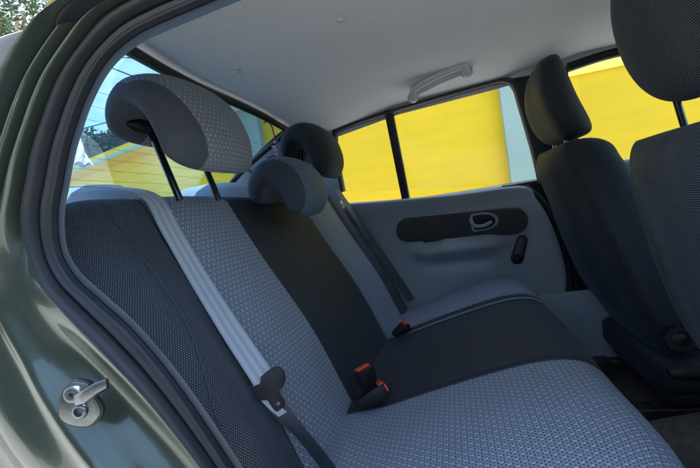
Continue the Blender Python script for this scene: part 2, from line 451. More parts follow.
mb=MB(); mb.tube([(-.266,-.448,1.213),(-.260,-.43,1.211),(-.254,-.33,1.207),(-.254,-.235,1.204)],[.004,.014,.016,.014],16,flat=.8); mb.build('headrest_recess',M['black'],hr)
for p_,q_ in (((-0.2622,-0.4050,1.2292),(-0.2199,-0.4050,1.0689)),((-0.2564,-0.2650,1.1838),(-0.2268,-0.2650,1.0683))):
    mb=MB(); mb.tube([p_,q_],.0068,14); mb.build('headrest_post',M['post'],backrest)
hr=headrest('rear_headrest',.0,-.174,1.088,M['headc'],backrest,W=.125,sc=.92); hr['label']='lowered middle headrest'
hr=headrest('rear_headrest',.375,-.215,1.235,M['headf'],backrest,W=.135,sc=1.05); hr['label']='raised dark headrest at the far window'
for dy in(-.07,.07):
    mb=MB(); mb.tube([(-.262,.375+dy,1.05),(-.235,.375+dy,1.16),(-.225,.375+dy,1.24)],.0065,14); mb.build('headrest_post',M['post'],backrest)

# --- seat belts and buckles
def belt(name,path,width,mat,parent,across,n=6,ridge=.0008):
    """flat strap along path; across[i] = direction of its width"""
    pts=cr(path,n); ac=cr(across,n); mb=MB(); rows=[];uv=[];acc=0
    K=10
    for i,p in enumerate(pts):
        if i: acc+=(Vector(p)-Vector(pts[i-1])).length
        a=Vector(ac[i]).normalized(); t=(Vector(pts[min(i+1,len(pts)-1)])-Vector(pts[max(i-1,0)])).normalized()
        nn=a.cross(t).normalized(); row=[]
        for k in range(K+1):
            f=k/K-.5; row.append(Vector(p)+a*f*width+nn*.0006); uv.append((f+.5,acc))
        for k in range(K,-1,-1):
            f=k/K-.5; row.append(Vector(p)+a*f*width-nn*.0006); uv.append((f+.5,acc))
        rows.append(row)
    mb.grid(rows,closed=True,uv=uv); return mb.build(name,mat,parent)
bl=belt('seat_belt',[(-.52,-.60,1.130),(-.40,-.53,1.118),(-.335,-.45,1.112),(-0.2825,-0.4052,1.0866),(-0.2454,-0.4102,1.0129),(-0.2013,-0.4147,0.9177),(-0.1428,-0.4367,0.8297),(-0.0971,-0.4466,0.7551),(-0.0883,-0.4452,0.7345)],.044,M['web'],car,
   [(0.8,.6,-.2),(.5,.9,0),(.15,1,0),(.15,1,0),(.2,1,0),(0.25,.95,.0),(.33,.9,.0),(.45,.85,.0),(.5,.8,.0)])
bl['label']='pale grey seat belt lying across the near backrest'
# latch plate: slot bar with a tongue
ld=Vector((.41,.0,-.91)).normalized()   # direction down the strap
la=Vector((.8,.5,-.0)).normalized(); la=(la-ld*la.dot(ld)).normalized(); ln=la.cross(ld)
if ln.x<0: ln=-ln
def lp(o,a,b,c=0): return Vector(o)+la*a+ld*b+ln*c
O=Vector((-0.0852,-0.4462,0.7277))
mb=MB()
out=[(-.036,-.004),(-.034,-.013),(-.024,-.017),(.022,-.019),(.033,-.014),(.036,-.003),(.032,.010),(.022,.017),(.011,.019),(.011,.042),(.007,.047),(-.008,.047),(-.011,.042),(-.012,.021),(-.030,.009)]
vs=[lp(O,a,b,.004) for a,b in out]+[lp(O,a,b,-.004) for a,b in out]; k=len(out)
mb.add(vs,[tuple(range(k)),tuple(range(2*k-1,k-1,-1))]+[(i,(i+1)%k,k+(i+1)%k,k+i) for i in range(k)])
mb.build('latch_plate',M['black'],bl,bevel=.0018,auto=60)
mb=MB(); mb.lathe(lp(O,0,.036,.0045),ln,[(.0001,.0),(.003,0),(.0032,.0008),(.002,.001),(0,.001)],16); mb.build('latch_rivet',M['metal_dark'],bl)
st=[lp(O,-.006,.012,-.002),lp(O,-.004,.05,-.002),lp(O,.006,.10,.0),lp(O,.014,.17,-.012),lp(O,.018,.27,-.016)]
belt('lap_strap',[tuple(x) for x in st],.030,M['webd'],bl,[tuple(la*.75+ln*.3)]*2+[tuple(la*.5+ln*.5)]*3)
st=[lp(O,-.014,.014,.001),lp(O,-.010,.034,.001),lp(O,-.003,.056,.0005)]
belt('folded_strap',[tuple(x) for x in st],.016,M['web'],bl,[tuple(la+ln*.3)]*3)
# far belt
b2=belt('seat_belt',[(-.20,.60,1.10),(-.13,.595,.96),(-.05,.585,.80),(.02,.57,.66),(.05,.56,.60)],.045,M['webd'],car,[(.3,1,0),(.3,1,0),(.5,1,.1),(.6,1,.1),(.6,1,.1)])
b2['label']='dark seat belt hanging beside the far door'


def buckle(base,up,side,L,W,T,label):
    up=Vector(up).normalized(); side=Vector(side); side=(side-up*side.dot(up)).normalized(); nn=up.cross(side)
    rot=Matrix((side,nn,up)).transposed(); base=Vector(base)
    mb=MB(); 
    rows=[]
    for t,k in((0,.62),(.25,.72),(.55,.95),(.8,1),(1,1)):
        w,h=W/2*k,T/2*k
        rows.append([base+up*L*t+side*a*w+nn*b*h for a,b in((-1,-1),(1,-1),(1,1),(-1,1))])
    b0=0; mb.grid(rows,closed=True); mb.f+=[(3,2,1,0),(16,17,18,19)]; mb.m+=[0,0]
    o=mb.build('seat_belt_buckle',M['black'],car,bevel=.0022,auto=60); o['label']=label
    m2=MB(); m2.box(base+up*(L+.0012)+nn*T*.12,(W*.84,T*.48,.006),rot); m2.box(base+up*(L-.006)+nn*(T/2+.0004),(W*.84,.003,.012),rot)
    m2.build('release_button',M['red'],o,bevel=.0009)
    return o
buckle((0.0302,-0.2150,0.5828),(-.10,.02,1),(.55,.8,.2),.068,.042,.028,'upright buckle with red button between grey and black upholstery')
buckle((0.0049,-0.2450,0.5832),(.78,.38,.28),(-.3,.9,-.2),.070,.050,.032,'buckle lying on the cushion with its red button facing forward')
buckle((0.0298,0.1750,0.5912),(.75,.45,.35),(-.3,.9,.1),.055,.040,.026,'buckle half sunk in the far side of the seat joint')

# --- front seats
def front_seat(yc,xo,mats,hmat,label,zt=1.085):
    d=V2((-.165,.58)); n=(d[1],-d[0])      # n points forward
    o=(.772+xo,.47)
    def hf(y,s): return (.13 if yc>0 else .105)+.022*math.exp(-((abs(y-yc)-.18)/.05)**2)*sm(.6,.3,s)
    def hb(y,s): return .050+.018*math.exp(-((y-yc)/.13)**4)*sm(.0,.2,s)-.012*sm(.3,.55,s)
    L=(zt-.47)/d[1]
    st=slab('front_backrest',o,d,n,L,lambda s:.215+.055*math.sin(math.pi*min(1,max(0,(s+.06)/.62)))**1.0+.0*s-.02*sm(.45,.62,s),hf,hb,mats,car,yc=yc,p=3.2,nr=40,nc=140,top=.075,
       mid=lambda s:.03*sm(.25,0,s)-.0)
    st['label']=label
    return st,d,n,o
fs,d_,n_,o_=front_seat(.365,-.005,M['frontp'],None,'black front seat nearer the far door, its back towards the bench',1.095)
ns,_,_,_=front_seat(-.36,-.005,M['front'],None,'black woven front seat back nearest the camera',1.045)
def fhead(yc,x0,z0,mat,parent,label,W=.13,H=.132,T=.055,kx=.62):
    rows=[];uv=[];pos=[]
    nr,nc=36,64
    d=V2((-.14,.6)); n=(d[1],-d[0])
    for i in range(nr+1):
        a=-math.pi/2+math.pi*i/nr; s=H*math.copysign(abs(math.sin(a))**.85,math.sin(a)); k=max(.02,math.cos(a)**kx)
        ring=[];
        taper=1-.10*math.sin(a)*(1 if a>0 else .9)
        for c in range(nc):
            b=2*math.pi*c/nc; y=W*k*taper*math.copysign(abs(math.cos(b))**.75,math.cos(b)); t=T*k**.8*(1-.15*math.sin(a))*math.copysign(abs(math.sin(b))**.8,math.sin(b))
            t+=.012*math.cos(a)*0-.028*(y/W)**2*1.0+.02*(s/H)**2
            ring.append(Vector((x0+d[0]*s+n[0]*t,yc+y,z0+d[1]*s+n[1]*t))); 
        us=[0];acc=0
        for c in range(1,nc): acc+=(ring[c]-ring[c-1]).length; us.append(acc)
        rows.append(ring); uv+=[(u-us[nc//2],s) for u in us]; pos+=[(r.y-yc,s) for r in ring]
    mb=MB(); mb.grid(rows,closed=True,uv=uv,pos=pos)
    for base in (0,nr*nc): mb.f.append(tuple(base+c for c in range(nc))); mb.m.append(0)
    o=mb.build('front_headrest',mat,parent,auto=85); o['label']=label
    # piped rim seam round the pad
    m2=MB(); P=[]
    for c in range(72):
        b=2*math.pi*c/72; a_=math.asin(max(-1,min(1,math.sin(b))))
        s=H*.985*math.sin(b); y=W*.985*math.cos(b)*(abs(math.cos(a_)) **-.38 if abs(math.cos(a_))>.05 else 0)
    for dy in(-.055,.085):
        m3=MB(); m3.tube([(x0+.02,yc+dy,z0-H-.07),(x0+.004,yc+dy,z0-H+.03)],.0055,14); m3.build('headrest_post',M['chrome'] if yc>0 else M['post'],parent)
        m3=MB(); m3.lathe((x0+.016,yc+dy,z0-H-.052),(-.1,0,1),[(.0,0),(.013,0),(.013,.009),(.009,.012),(0,.012)],18); m3.build('post_collar',M['black'],parent)
    return o
fhead(.365,.612,1.235,M['frontp'],fs,'smooth black front headrest beside the far front window',W=.155,kx=.48)
fhead(-.355,.628,1.228,M['front'],ns,'woven black front headrest with a seam along its lower edge',W=.142,H=.142,kx=.40)
# recliner knob on the inner flank, lower shell
def knob(c,ax,r,parent):
    a=Vector(ax).normalized(); u=a.orthogonal().normalized(); w=a.cross(u); c=Vector(c); mb=MB(); rows=[]
    for rr,h in ((.98,0),(1,.004),(1,.016),(.92,.021),(.62,.021),(.55,.017),(.45,.017),(.36,.020),(.001,.021)):
        row=[]
        for k in range(96):
            an=2*math.pi*k/96; sc=1+(.07*math.cos(an*14) if rr>.9 else 0)
            row.append(c+a*h+(u*math.cos(an)+w*math.sin(an))*r*rr*sc)
        rows.append(row)
    mb.grid(rows,closed=True); return mb.build('recliner_knob',M['black'],parent)
knob((0.7594,0.0950,0.5563),(-.15,-1,.1),.034,fs)
mb=MB()
for (x,y,z,sx,sy,sz) in ((.97,.37,.42,.48,.44,.10),(.86,.37,.36,.22,.40,.06)): mb.box((x,y,z),(sx,sy,sz))
o=mb.build('front_cushion',M['frontp'],car,bevel=.03,seg=4); o['label']='far front seat cushion'
mb=MB(); mb.box((1.02,-.37,.44),(.48,.46,.13)); o=mb.build('front_cushion',M['front'],car,bevel=.04,seg=4); o['label']='near front seat cushion'
for yy in (.2,.54,-.2,-.54):
    mb=MB(); mb.box((.92,yy,.305),(.56,.03,.03)); mb.box((.70,yy,.30),(.06,.05,.05)); mb.tube([(.672,yy-.02,.315),(.66,yy+.0,.322),(.66,yy+.02,.318)],.011,10)
    mb.build('seat_rail',M['metal_dark'],car,bevel=.003)
# tunnel, hand brake
mb=MB(); rows=[]
for x in [.45+.07*i for i in range(20)]:
    h=.10+.05*sm(.55,.85,x)
    rows.append([(x,.11*math.cos(math.pi*k/16),.255+h*math.sin(math.pi*k/16)**.6) for k in range(17)])
mb.grid(rows); mb.build('centre_tunnel',M['floor'],car)
mb=MB(); mb.box((.98,0.0,.40),(.40,.15,.11)); o=mb.build('centre_console',M['black'],car,bevel=.03,seg=4)
mb=MB(); mb.tube([(.95,.02,.46),(.80,.02,.50),(.72,.02,.505),(.70,.02,.50)],[.016,.018,.022,.012],16); mb.build('handbrake_lever',M['black'],o)

# --- far side: rear door card
yd=.665
pan=[(-0.1893,0.6650,1.0376),(0.0532,0.6650,1.0165),(0.3005,0.6650,1.0017),(0.5457,0.6650,0.9894),(0.5968,0.6650,0.9252),(0.6331,0.6650,0.8322),(0.6585,0.6650,0.7091),(0.6635,0.6650,0.5962),(0.6383,0.6650,0.5016),(0.5874,0.6650,0.4736),(0.4631,0.6650,0.4428),(0.2570,0.6650,0.3818),(0.0415,0.6650,0.3523),(-0.1669,0.6650,0.4586),(-0.2762,0.6650,0.6535),(-0.2852,0.6650,0.8846)]
def lerp2(a,b,t): return a+(b-a)*t
def door_card():
    # height field over x,z clipped to the outline by warping a polar grid
    c=Vector((.28,yd,.80)); ring=cr(pan+[pan[0]],8)[:-1]; mb=MB(); rows=[]; K=44
    def dy(x,z):
        d=0
        # armrest bulge below the insert
        ax=sm(.02,.14,x)*sm(.50,.36,x)
        d-=.045*ax*math.exp(-((z-.79)/.035)**2)
        d-=.020*ax*sm(.80,.76,z)*sm(.55,.70,z)
        # shelf just under the window
        d-=.020*sm(.93,1.02,z)
        # pocket hollow
        d+=.016*math.exp(-((z-.715)/.02)**2)*sm(.08,.16,x)*sm(.42,.34,x)
        return d
    for k in range(K+1):
        f=1-k/K*.999; row=[]
        for p in ring:
            q=c+(Vector(p)-c)*f
            edge=.018*sm(.965,1.0,f)
            row.append((q.x,yd+dy(q.x,q.z)+edge,q.z))
        rows.append(row)
    rows.insert(0,[(p[0],yd+.06,p[2]) for p in ring])
    mb.grid(rows,closed=True); return mb.build('door_card',M['trim'],car,auto=70)
card=door_card(); card['label']='blue-grey inner panel of the far rear door'
# dark rubber line round the card
mb=MB(); rr=cr(pan[3:12],8); mb.tube([(p[0]+.008,yd+.012,p[2]-.004) for p in rr],.012,10,flat=1); mb.build('door_gasket',M['gasket'],car)
# insert: stadium shape between the two measured ends
def stadium(x0,z0,x1,z1,r0,r1,n=20):
    ang=math.atan2(z1-z0,x1-x0); P=[]
    for i in range(n+1): a=ang+math.pi/2+math.pi*i/n; P.append((x0+r0*math.cos(a),z0+r0*math.sin(a)))
    for i in range(n+1): a=ang-math.pi/2+math.pi*i/n; P.append((x1+r1*math.cos(a),z1+r1*math.sin(a)))
    return P
def plate(P,y,t,name,mat,parent,bev=.003,dome=0):
    mb=MB(); k=len(P); vs=[(x,y,z) for x,z in P]+[(x,y-t,z) for x,z in P]
    mb.add(vs,[tuple(range(k)),tuple(range(2*k-1,k-1,-1))]+[(i,(i+1)%k,k+(i+1)%k,k+i) for i in range(k)])
    return mb.build(name,mat,parent,bevel=bev,auto=50)
i0=(0.0690,0.6500,0.8814); i1=(0.4898,0.6500,0.8582)
ins=plate(stadium(i0[0],i0[2],i1[0],i1[2],.050,.052),.668,.024,'door_insert',M['insert'],card,.006)
g0=(0.3381,0.6400,0.8770); g1=(0.3991,0.6400,0.8701)
def dring(cx,cz,rx,rz,n=40):
    P=[]
    for i in range(n):
        a=2*math.pi*i/n; c=math.cos(a); s=math.sin(a)
        x=cx+(rx*c if c>0 else rx*math.copysign(abs(c)**.25,c)*.62); z=cz+rz*math.copysign(abs(s)**(.9 if c>0 else .35),s)
        P.append((x,z))
    return P
gx,gz=(g0[0]+g1[0])/2-.002,(g0[2]+g1[2])/2
for rs,y,th,nm,mt in ((1.0,.645,.006,'handle_bezel',M['trim']),(.80,.6395,.0025,'handle_recess',M['black'])):
    hb_=plate(dring(gx,gz,.066*rs,.037*rs),y,th,nm,mt,card,.0015)
mb=MB(); mb.tube(cr([(gx-.040,.637,gz+.018),(gx-.034,.630,gz-.004),(gx-.018,.626,gz-.015),(gx+.012,.628,gz-.014),(gx+.038,.634,gz-.004)],6),.0055,10,flat=1.3); mb.build('door_handle',M['trim'],card)
mb=MB(); mb.tube(cr([(gx-.02,.637,gz+.014),(gx+.01,.632,gz+.010),(gx+.036,.635,gz+.002)],6),.004,8); mb.build('door_handle',M['black'],card)
q=(0.1550,0.6300,0.8289); mb=MB(); mb.box((q[0]+.01,.622,q[2]-.001),(.075,.012,.010)); mb.build('pull_slot',M['gasket'],card,bevel=.003)
# window crank folded upright
k0=(0.4843,0.6400,0.7065); k1=(0.5115,0.6400,0.7756)
pl=plate(stadium(k0[0],k0[2],k1[0],k1[2],.025,.021),.6705,.012,'window_crank',M['gasket'],card,.003)
plate(stadium(k0[0],k0[2],k1[0],k1[2],.019,.016),.6580,.010,'crank_arm',M['edge'],card,.004)
mb=MB(); mb.lathe((k0[0],.648,k0[2]),(0,-1,0),[(.016,0),(.016,.014),(.012,.018),(0,.018)],24); mb.build('crank_hub',M['black'],card)

# far window surround: black gasket frame, divider bar, glass
wo=[(-0.1905,0.6650,1.0868),(-0.1880,0.6400,1.2259),(-0.1769,0.6200,1.3120),(-0.1466,0.6100,1.3427),(0.0562,0.6000,1.3649),(0.2746,0.6000,1.3811),(0.4414,0.6000,1.3915),(0.5137,0.6000,1.3918),(0.5460,0.6000,1.3657),(0.5620,0.6150,1.2907),(0.5924,0.6450,1.1135),(0.6078,0.6650,0.9868)]
wp=cr(wo,6)
mb=MB(); rows=[]
cw=Vector((.22,.64,1.2))
for f,dyy in ((.985,.03),(.985,.004),(1.0,-.004),(1.035,-.006),(1.055,.004),(1.06,.03)):
    rows.append([ (cw.x+(p[0]-cw.x)*f*(1 if f<1 else 1-.4*(f-1)), p[1]+dyy, cw.z+(p[2]-cw.z)*(1+(f-1)*1.1)) for p in wp])
mb.grid(rows); fr=mb.build('window_frame',M['gasket'],car); fr['label']='black rubber frame of the far rear window'
mb=MB(); t0=Vector((0.0668,0.6050,1.3718)); t1=Vector((0.0770,0.6720,1.0083))
rot=(t1-t0).to_track_quat('Z','Y').to_matrix()
L_=(t1-t0).length; mb.box((t0+t1)/2+Vector((0,.012,0)),(.034,.022,L_+.02),Matrix(((1,0,0),(0,1,0),(0,0,1)))@rot)
mb.build('window_divider',M['gasket'],fr,bevel=.003)
mb=MB(); cen=(cw.x,.66,cw.z-.02); mb.add([cen]+[(p[0],p[1]+.016,p[2]) for p in wp],[(0,i,i+1) for i in range(1,len(wp))]+[(0,len(wp),1)])
mb.build('window_glass',M['glass_side'],fr,auto=180)

# roof line helper: inner roof height
def zroof(x,y):
    zc=pw(x,[(-.40,1.412),(-.2,1.435),(.1,1.45),(.5,1.465),(1.0,1.475),(1.6,1.40)])
    ze=pw(x,[(-.40,1.335),(-.2,1.345),(.1,1.388),(.5,1.405),(.78,1.432),(1.0,1.435),(1.6,1.33)])
    if y<0: ze-=.035*max(0,min(1,(.1-x)/.3))
    a=min(1,abs(y)/.60); return zc-(zc-ze)*a**2.6
def xback(y): return -.375+.04*(abs(y)/.5)**2+(.085*(-y/.5)**2 if y<0 else 0)
def headliner():
    mb=MB(); rows=[]
    ys=[-.615+1.23*i/60 for i in range(61)]
    for i in range(61):
        f=i/60
        row=[]
        for y in ys:
            xs=xback(y); x=xs+(1.6-xs)*f
            row.append((x,y,zroof(x,y)+(.0 if f>0 else .01)))
        rows.append(row)
    # turned edge down to the door seal
    mb.grid(rows)
    for sgn in (1,-1):
        e=[]
        for dyy,dz in ((0,0),(.008,-.006),(.011,-.016),(.012,-.03)):
            e.append([(r[0 if sgn<0 else -1][0],sgn*(.615+dyy),r[0 if sgn<0 else -1][2]+dz) for r in rows])
        mb.grid(e)
    return mb.build('headliner',M['liner'],car,auto=80)
hl=headliner(); hl['label']='pale grey felt roof lining'
q=(-0.2895,0.0500,1.4395); 
for (px,py,pz) in ((-0.2545,-0.0200,1.4116),(0.0700,-0.1000,1.4987)):
    mb=MB(); mb.lathe((px,py,zroof(px,py)-.001),(0,0,-1),[(.010,0),(.009,.003),(.005,.005),(0,.0052)],18); mb.build('trim_button',M['handle'],hl)
# grab handle
h0=Vector((0.1785,0.4750,1.3733)); h1=Vector((0.3752,0.4500,1.4106)); ax=(h1-h0).normalized()
mb=MB(); dn=Vector((0,-.75,-.65)); pts=[]
up_=Vector((0,.3,1)).normalized()
P=[h0+Vector((0,.02,-.004)),h0+Vector((0,.0,-.004)),h0+ax*.003+Vector((0,-.008,.006)),h0+ax*.014+Vector((0,-.020,.024)),h0.lerp(h1,.5)+Vector((0,-.026,.030)),h1-ax*.014+Vector((0,-.020,.024)),h1-ax*.003+Vector((0,-.008,.006)),h1+Vector((0,.0,-.004)),h1+Vector((0,.02,-.004))]
mb.tube(cr([tuple(p) for p in P],6),.0125,14,flat=.8); gh=mb.build('grab_handle',M['handle'],hl)
mb=MB(); mb.tube([h0-ax*.022+Vector((0,.024,.012)),h0-ax*.012+Vector((0,.024,.012)),h0+Vector((0,.024,.016)),h0.lerp(h1,.5)+Vector((0,.020,.022)),h1+Vector((0,.024,.016)),h1+ax*.012+Vector((0,.024,.012)),h1+ax*.022+Vector((0,.024,.012))],[.003,.010,.014,.015,.014,.010,.003],18,flat=.9); mb.build('handle_plate',M['handle'],hl)
for e in (h0,h1):
    mb=MB(); mb.tube([e+Vector((0,.025,.012)),e+Vector((0,.0,.0))],.021,20,flat=.75); mb.build('handle_mount',M['handle'],hl,bevel=.003)
# C pillar trims, both sides
def cpillar(sg):
    inner=[(-.335,.50,1.378),(-.40,.515,1.355),(-.485,.53,1.313),(-.60,.545,1.25),(-.70,.56,1.185),(-.80,.575,1.11),(-.86,.58,1.04)]
    outer=[(-.175,.605,1.352),(-.185,.615,1.325),(-.19,.63,1.25),(-.195,.645,1.17),(-.20,.66,1.08),(-.22,.67,1.0),(-.24,.68,.90)]
    if sg<0:
        inner=[(-.235,.545,1.318),(-.30,.585,1.29),(-.42,.60,1.24),(-.55,.61,1.19),(-.68,.615,1.12),(-.80,.62,1.07),(-.86,.625,1.02)]
        outer=[(x-.03,y+.022,z+.004) for x,y,z in inner]
    a=cr(inner,5);b=cr(outer,5); rows=[]
    for k in range(13):
        t=k/12; rows.append([(lerp(p,q,t)[0],sg*(lerp(p,q,t)[1]+.035*math.sin(math.pi*t)),lerp(p,q,t)[2]) for p,q in zip(a,b)])
    mb=MB(); mb.grid(rows); o=mb.build('pillar_trim',M['trim'] if sg>0 else M['trim'],car); return o
cp=cpillar(1); cp['label']='grey trim of the far rear roof pillar'
cn=cpillar(-1); cn['label']='grey trim of the near rear roof pillar'
for i in range(4):
    a=Vector((-0.4852,0.5750,1.2840))-Vector((0,0,.0095*i)); b=Vector((-0.3847,0.5950,1.2845))-Vector((0,0,.0095*i)); mb=MB(); mb.tube([a+Vector((0,-.012,0)),b+Vector((0,-.012,0))],.0018,6); mb.build('vent_slot',M['gasket'],cp)
a=Vector((-0.5583,0.5500,1.2386)); mb=MB(); mb.tube([a+Vector((-.02,-.0,.01)),a,a+Vector((.012,-.006,-.012))],.006,8); mb.build('coat_hook',M['gasket'],cp)

# --- rear window glass with rubber edge and heating lines
hdr=[(xback(y)+.0,y,zroof(xback(y),y)-.012) for y in (-.56,-.5,-.38,-.2,0,.2,.35,.45,.5)]
bot=[(-.90,y*1.12,.99) for y in (-.56,-.5,-.38,-.2,0,.2,.35,.45,.5)]
H=cr(hdr,5);Bt=cr(bot,5)
def rg(u,v,off=0):
    i=u*(len(H)-1); j=min(int(i),len(H)-2); p=lerp(H[j],H[j+1],i-j); q=lerp(Bt[j],Bt[j+1],i-j); r=lerp(p,q,v)
    return (r[0]-.03*math.sin(math.pi*v)-off*.45, r[1], r[2]+.03*math.sin(math.pi*v)+off)
mb=MB(); mb.grid([[rg(u/40,v/20) for u in range(41)] for v in range(21)]); rw=mb.build('rear_window',M['glass_rear'],car)
edge=[rg(.0,1-v/12,-.004) for v in range(11)]+[rg(.0+.02,.04,-.004)]+[rg(u/30,-.006,-.002) for u in range(2,29)]+[rg(.98,.04,-.004)]+[rg(1,v/12,-.004) for v in range(2,13)]
mb=MB(); mb.tube(edge,.012,8,flat=.8); mb.build('window_seal',M['gasket'],rw)
for i in range(14):
    v=.16+.058*i; mb=MB(); mb.tube([rg(.05+.9*u/24,v,-.002) for u in range(25)],.0004,5); mb.build('heating_line',M['metal_dark'],rw)
# parcel shelf and its speakers
mb=MB(); mb.grid([[(-.30-.62*i/12,-.60+1.2*j/20,1.0+.01*math.sin(j*.6)) for j in range(21)] for i in range(13)]); mb.box((-.62,0,.90),(.60,1.2,.18)); sh=mb.build('parcel_shelf',M['trim'],car)
for sy,zt in ((-.27,1.155),(.30,1.178)):
    mb=MB(); mb.lathe((-.60,sy,.995),(0,0,1),[(.16,0),(.158,(zt-.995)*.55),(.14,(zt-.995)*.83),(.10,(zt-.995)*.96),(.05,zt-.995),(0,zt-.995)],40)
    mb.build('shelf_speaker',M['trim'],sh)

# --- body shell that closes the cabin (roof skin, pillars, floor, far side, boot)
mb=MB(); rows=[]
for i in range(41):
    f=i/40; row=[]
    for j in range(41):
        y=-.66+1.32*j/40; xs=xback(y)-.05; x=xs+(1.7-xs)*f
        a=abs(y)/.66; row.append((x,y,zroof(x,y*.9)+.055-.035*a**6-.02*(1-min(1,f*8))))
    rows.append(row)
mb.grid(rows); mb.build('roof_panel',M['paint'],car)
mb=MB(); mb.box((.40,0,.235),(2.6,1.36,.03)); mb.box((.40,.695,.40),(2.5,.04,.34)); mb.box((.35,-.66,.30),(2.4,.03,.12)); mb.build('floor_carpet',M['floor'],car,smooth=False)
mb=MB()
mb.box((-.72,0,.60),(.62,1.30,.60)); mb.box((-1.15,0,.86),(.5,1.35,.14)); o=mb.build('boot_body',M['paint'],car,bevel=.03,seg=3)
mb=MB()
mb.box((.30,.745,.63),(2.9,.08,.76)); mb.box((-.5,.745,1.0),(.6,.06,.10))
mb.build('far_side_body',M['paint'],car,bevel=.02,seg=3)
# B pillar far with dark trim, sill plate
mb=MB(); mb.grid([[ ((0.6575,0.6400,1.2980)[0]+.015*k+ .045*(1-z), .635+.02*math.sin(k*.9)+.03*(1-z), .45+.94*z) for k in range(6)] for z in [i/12 for i in range(13)]]); 
mb.box((.70,.70,.93),(.07,.06,.92)); mb.grid([[(p[0]+(.735-.04*(1.4-p[2])-p[0])*t,p[1]+.004+.012*math.sin(math.pi*t),p[2]+.004) for t in (0,.25,.5,.75,1)] for p in wp[42:]])
bpil=mb.build('door_pillar',M['gasket'],car)
mb=MB(); mb.grid([[(x, .66-.012*k, .30+.25*math.sin(math.pi/2*(1-k/5))+.02*(x-.6)) for k in range(6)] for x in (.50,.6,.7,.8,.9,1.0)]); mb.build('sill_trim',M['trim'],car)
# far front door: card, roof rail
mb=MB(); mb.box((1.15,.675,.72),(.74,.05,.62)); o=mb.build('front_door_card',M['trim'],car,bevel=.02); o['label']='inner panel of the far front door'
mb=MB(); mb.tube(cr([(.74,.635,1.398),(.9,.63,1.412),(1.15,.63,1.40),(1.4,.63,1.33),(1.62,.66,1.20),(1.85,.69,1.04)],6),.018,8); o=mb.build('window_frame',M['gasket'],car); o['label']='black frame of the far front window'
mb=MB(); mb.add([(.78,.66,1.0),(1.85,.66,1.03),(1.5,.66,1.31),(.78,.66,1.40)],[(0,1,2,3)]); mb.build('window_glass',M['glass_side'],o)
# near side body beyond the frame: sill, front door with its pillar
mb=MB(); mb.box((.55,-.74,.27),(1.9,.14,.14)); mb.build('door_sill',M['paint'],car,bevel=.03,seg=3)
mb=MB(); mb.box((.78,-.70,.80),(.10,.07,1.10)); mb.box((1.35,-.745,.66),(1.05,.08,.72)); mb.build('near_front_door',M['paint'],car,bevel=.02,seg=3)

mb=MB(); mb.box((1.62,0,.62),(.30,1.36,.76)); mb.build('dashboard',M['insert'],car,bevel=.05,seg=4)
mb=MB(); mb.add([(1.55,-.60,1.33),(1.55,.60,1.33),(2.15,.68,1.0),(2.15,-.68,1.0)],[(0,1,2,3)]); mb.build('windscreen',M['glass_rear'],car)
mb=MB(); mb.box((2.35,0,.72),(1.3,1.55,.50)); mb.build('bonnet',M['paint'],car,bevel=.08,seg=4)
# the open rear door, swung out past the right edge of the picture
mb=MB()
for c,dd in (((.80,-1.16,.70),(.10,.86,.66)),((.80,-.80,1.2),(.04,.06,.36)),((.80,-1.48,1.2),(.04,.06,.36)),((.80,-1.15,1.39),(.04,.74,.05))): mb.box(c,dd)
mb.build('open_rear_door',M['trim'],car,bevel=.015,seg=3)
# --- near rear doorway: rubber seal and stamped jamb
SA=[(0.0333,-0.6650,1.2655),(-0.0167,-0.6650,1.2646),(-0.0526,-0.6650,1.2620),(-0.0862,-0.6650,1.2528),(-0.1194,-0.6650,1.2326),(-0.1513,-0.6650,1.2109),(-0.1735,-0.6650,1.1893),(-0.1939,-0.6650,1.1643),(-0.2180,-0.6650,1.1330),(-0.2367,-0.6650,1.0996),(-0.2556,-0.6650,1.0602),(-0.2587,-0.6650,1.0175),(-0.2510,-0.6650,0.9718),(-0.2151,-0.6650,0.9223),(-0.1823,-0.6650,0.8842),(-0.1326,-0.6650,0.8276),(-0.0801,-0.6650,0.7557),(-0.0242,-0.6650,0.6672)]
SB=[(0.0858,-0.6500,1.2497),(0.0308,-0.6500,1.2456),(-0.0148,-0.6500,1.2420),(-0.0549,-0.6500,1.2372),(-0.0913,-0.6500,1.2251),(-0.1188,-0.6500,1.2076),(-0.1442,-0.6500,1.1828),(-0.1620,-0.6500,1.1603),(-0.1841,-0.6500,1.1282),(-0.2029,-0.6500,1.0918),(-0.2207,-0.6500,1.0542),(-0.2274,-0.6500,1.0089),(-0.2125,-0.6500,0.9709),(-0.1746,-0.6500,0.9309),(-0.1413,-0.6500,0.8962),(-0.1017,-0.6500,0.8418),(-0.0602,-0.6500,0.7700),(-0.0114,-0.6500,0.6742)]
OO=[(-0.0092,-0.7000,1.2771),(-0.0454,-0.7000,1.2686),(-0.0857,-0.7000,1.2613),(-0.1286,-0.7000,1.2516),(-0.1648,-0.7000,1.2327),(-0.1986,-0.7000,1.2063),(-0.2284,-0.7000,1.1764),(-0.2571,-0.7000,1.1424),(-0.2887,-0.7000,1.1013),(-0.3217,-0.7000,1.0584),(-0.3460,-0.7050,1.0069),(-0.3836,-0.7050,0.9541),(-0.4237,-0.7050,0.8853),(-0.4453,-0.7050,0.8054),(-0.4332,-0.7050,0.7231),(-0.3699,-0.7050,0.6301),(-0.2686,-0.7050,0.5722),(-0.1788,-0.7050,0.5059)]
def ext(L): # carry the roof end of the rail on towards the windscreen
    a=Vector(L[0]); b=Vector(L[1]); d=(a-b).normalized()
    return [tuple(a+d*(.04*k)+Vector((.04*k*k,0,.003*k))) for k in (6,5,4,3,2,1)]+list(L)
A1=cr(ext(SA),8);B1=cr(ext(SB),8);O1=cr(ext(OO),8)
nst=len(A1)
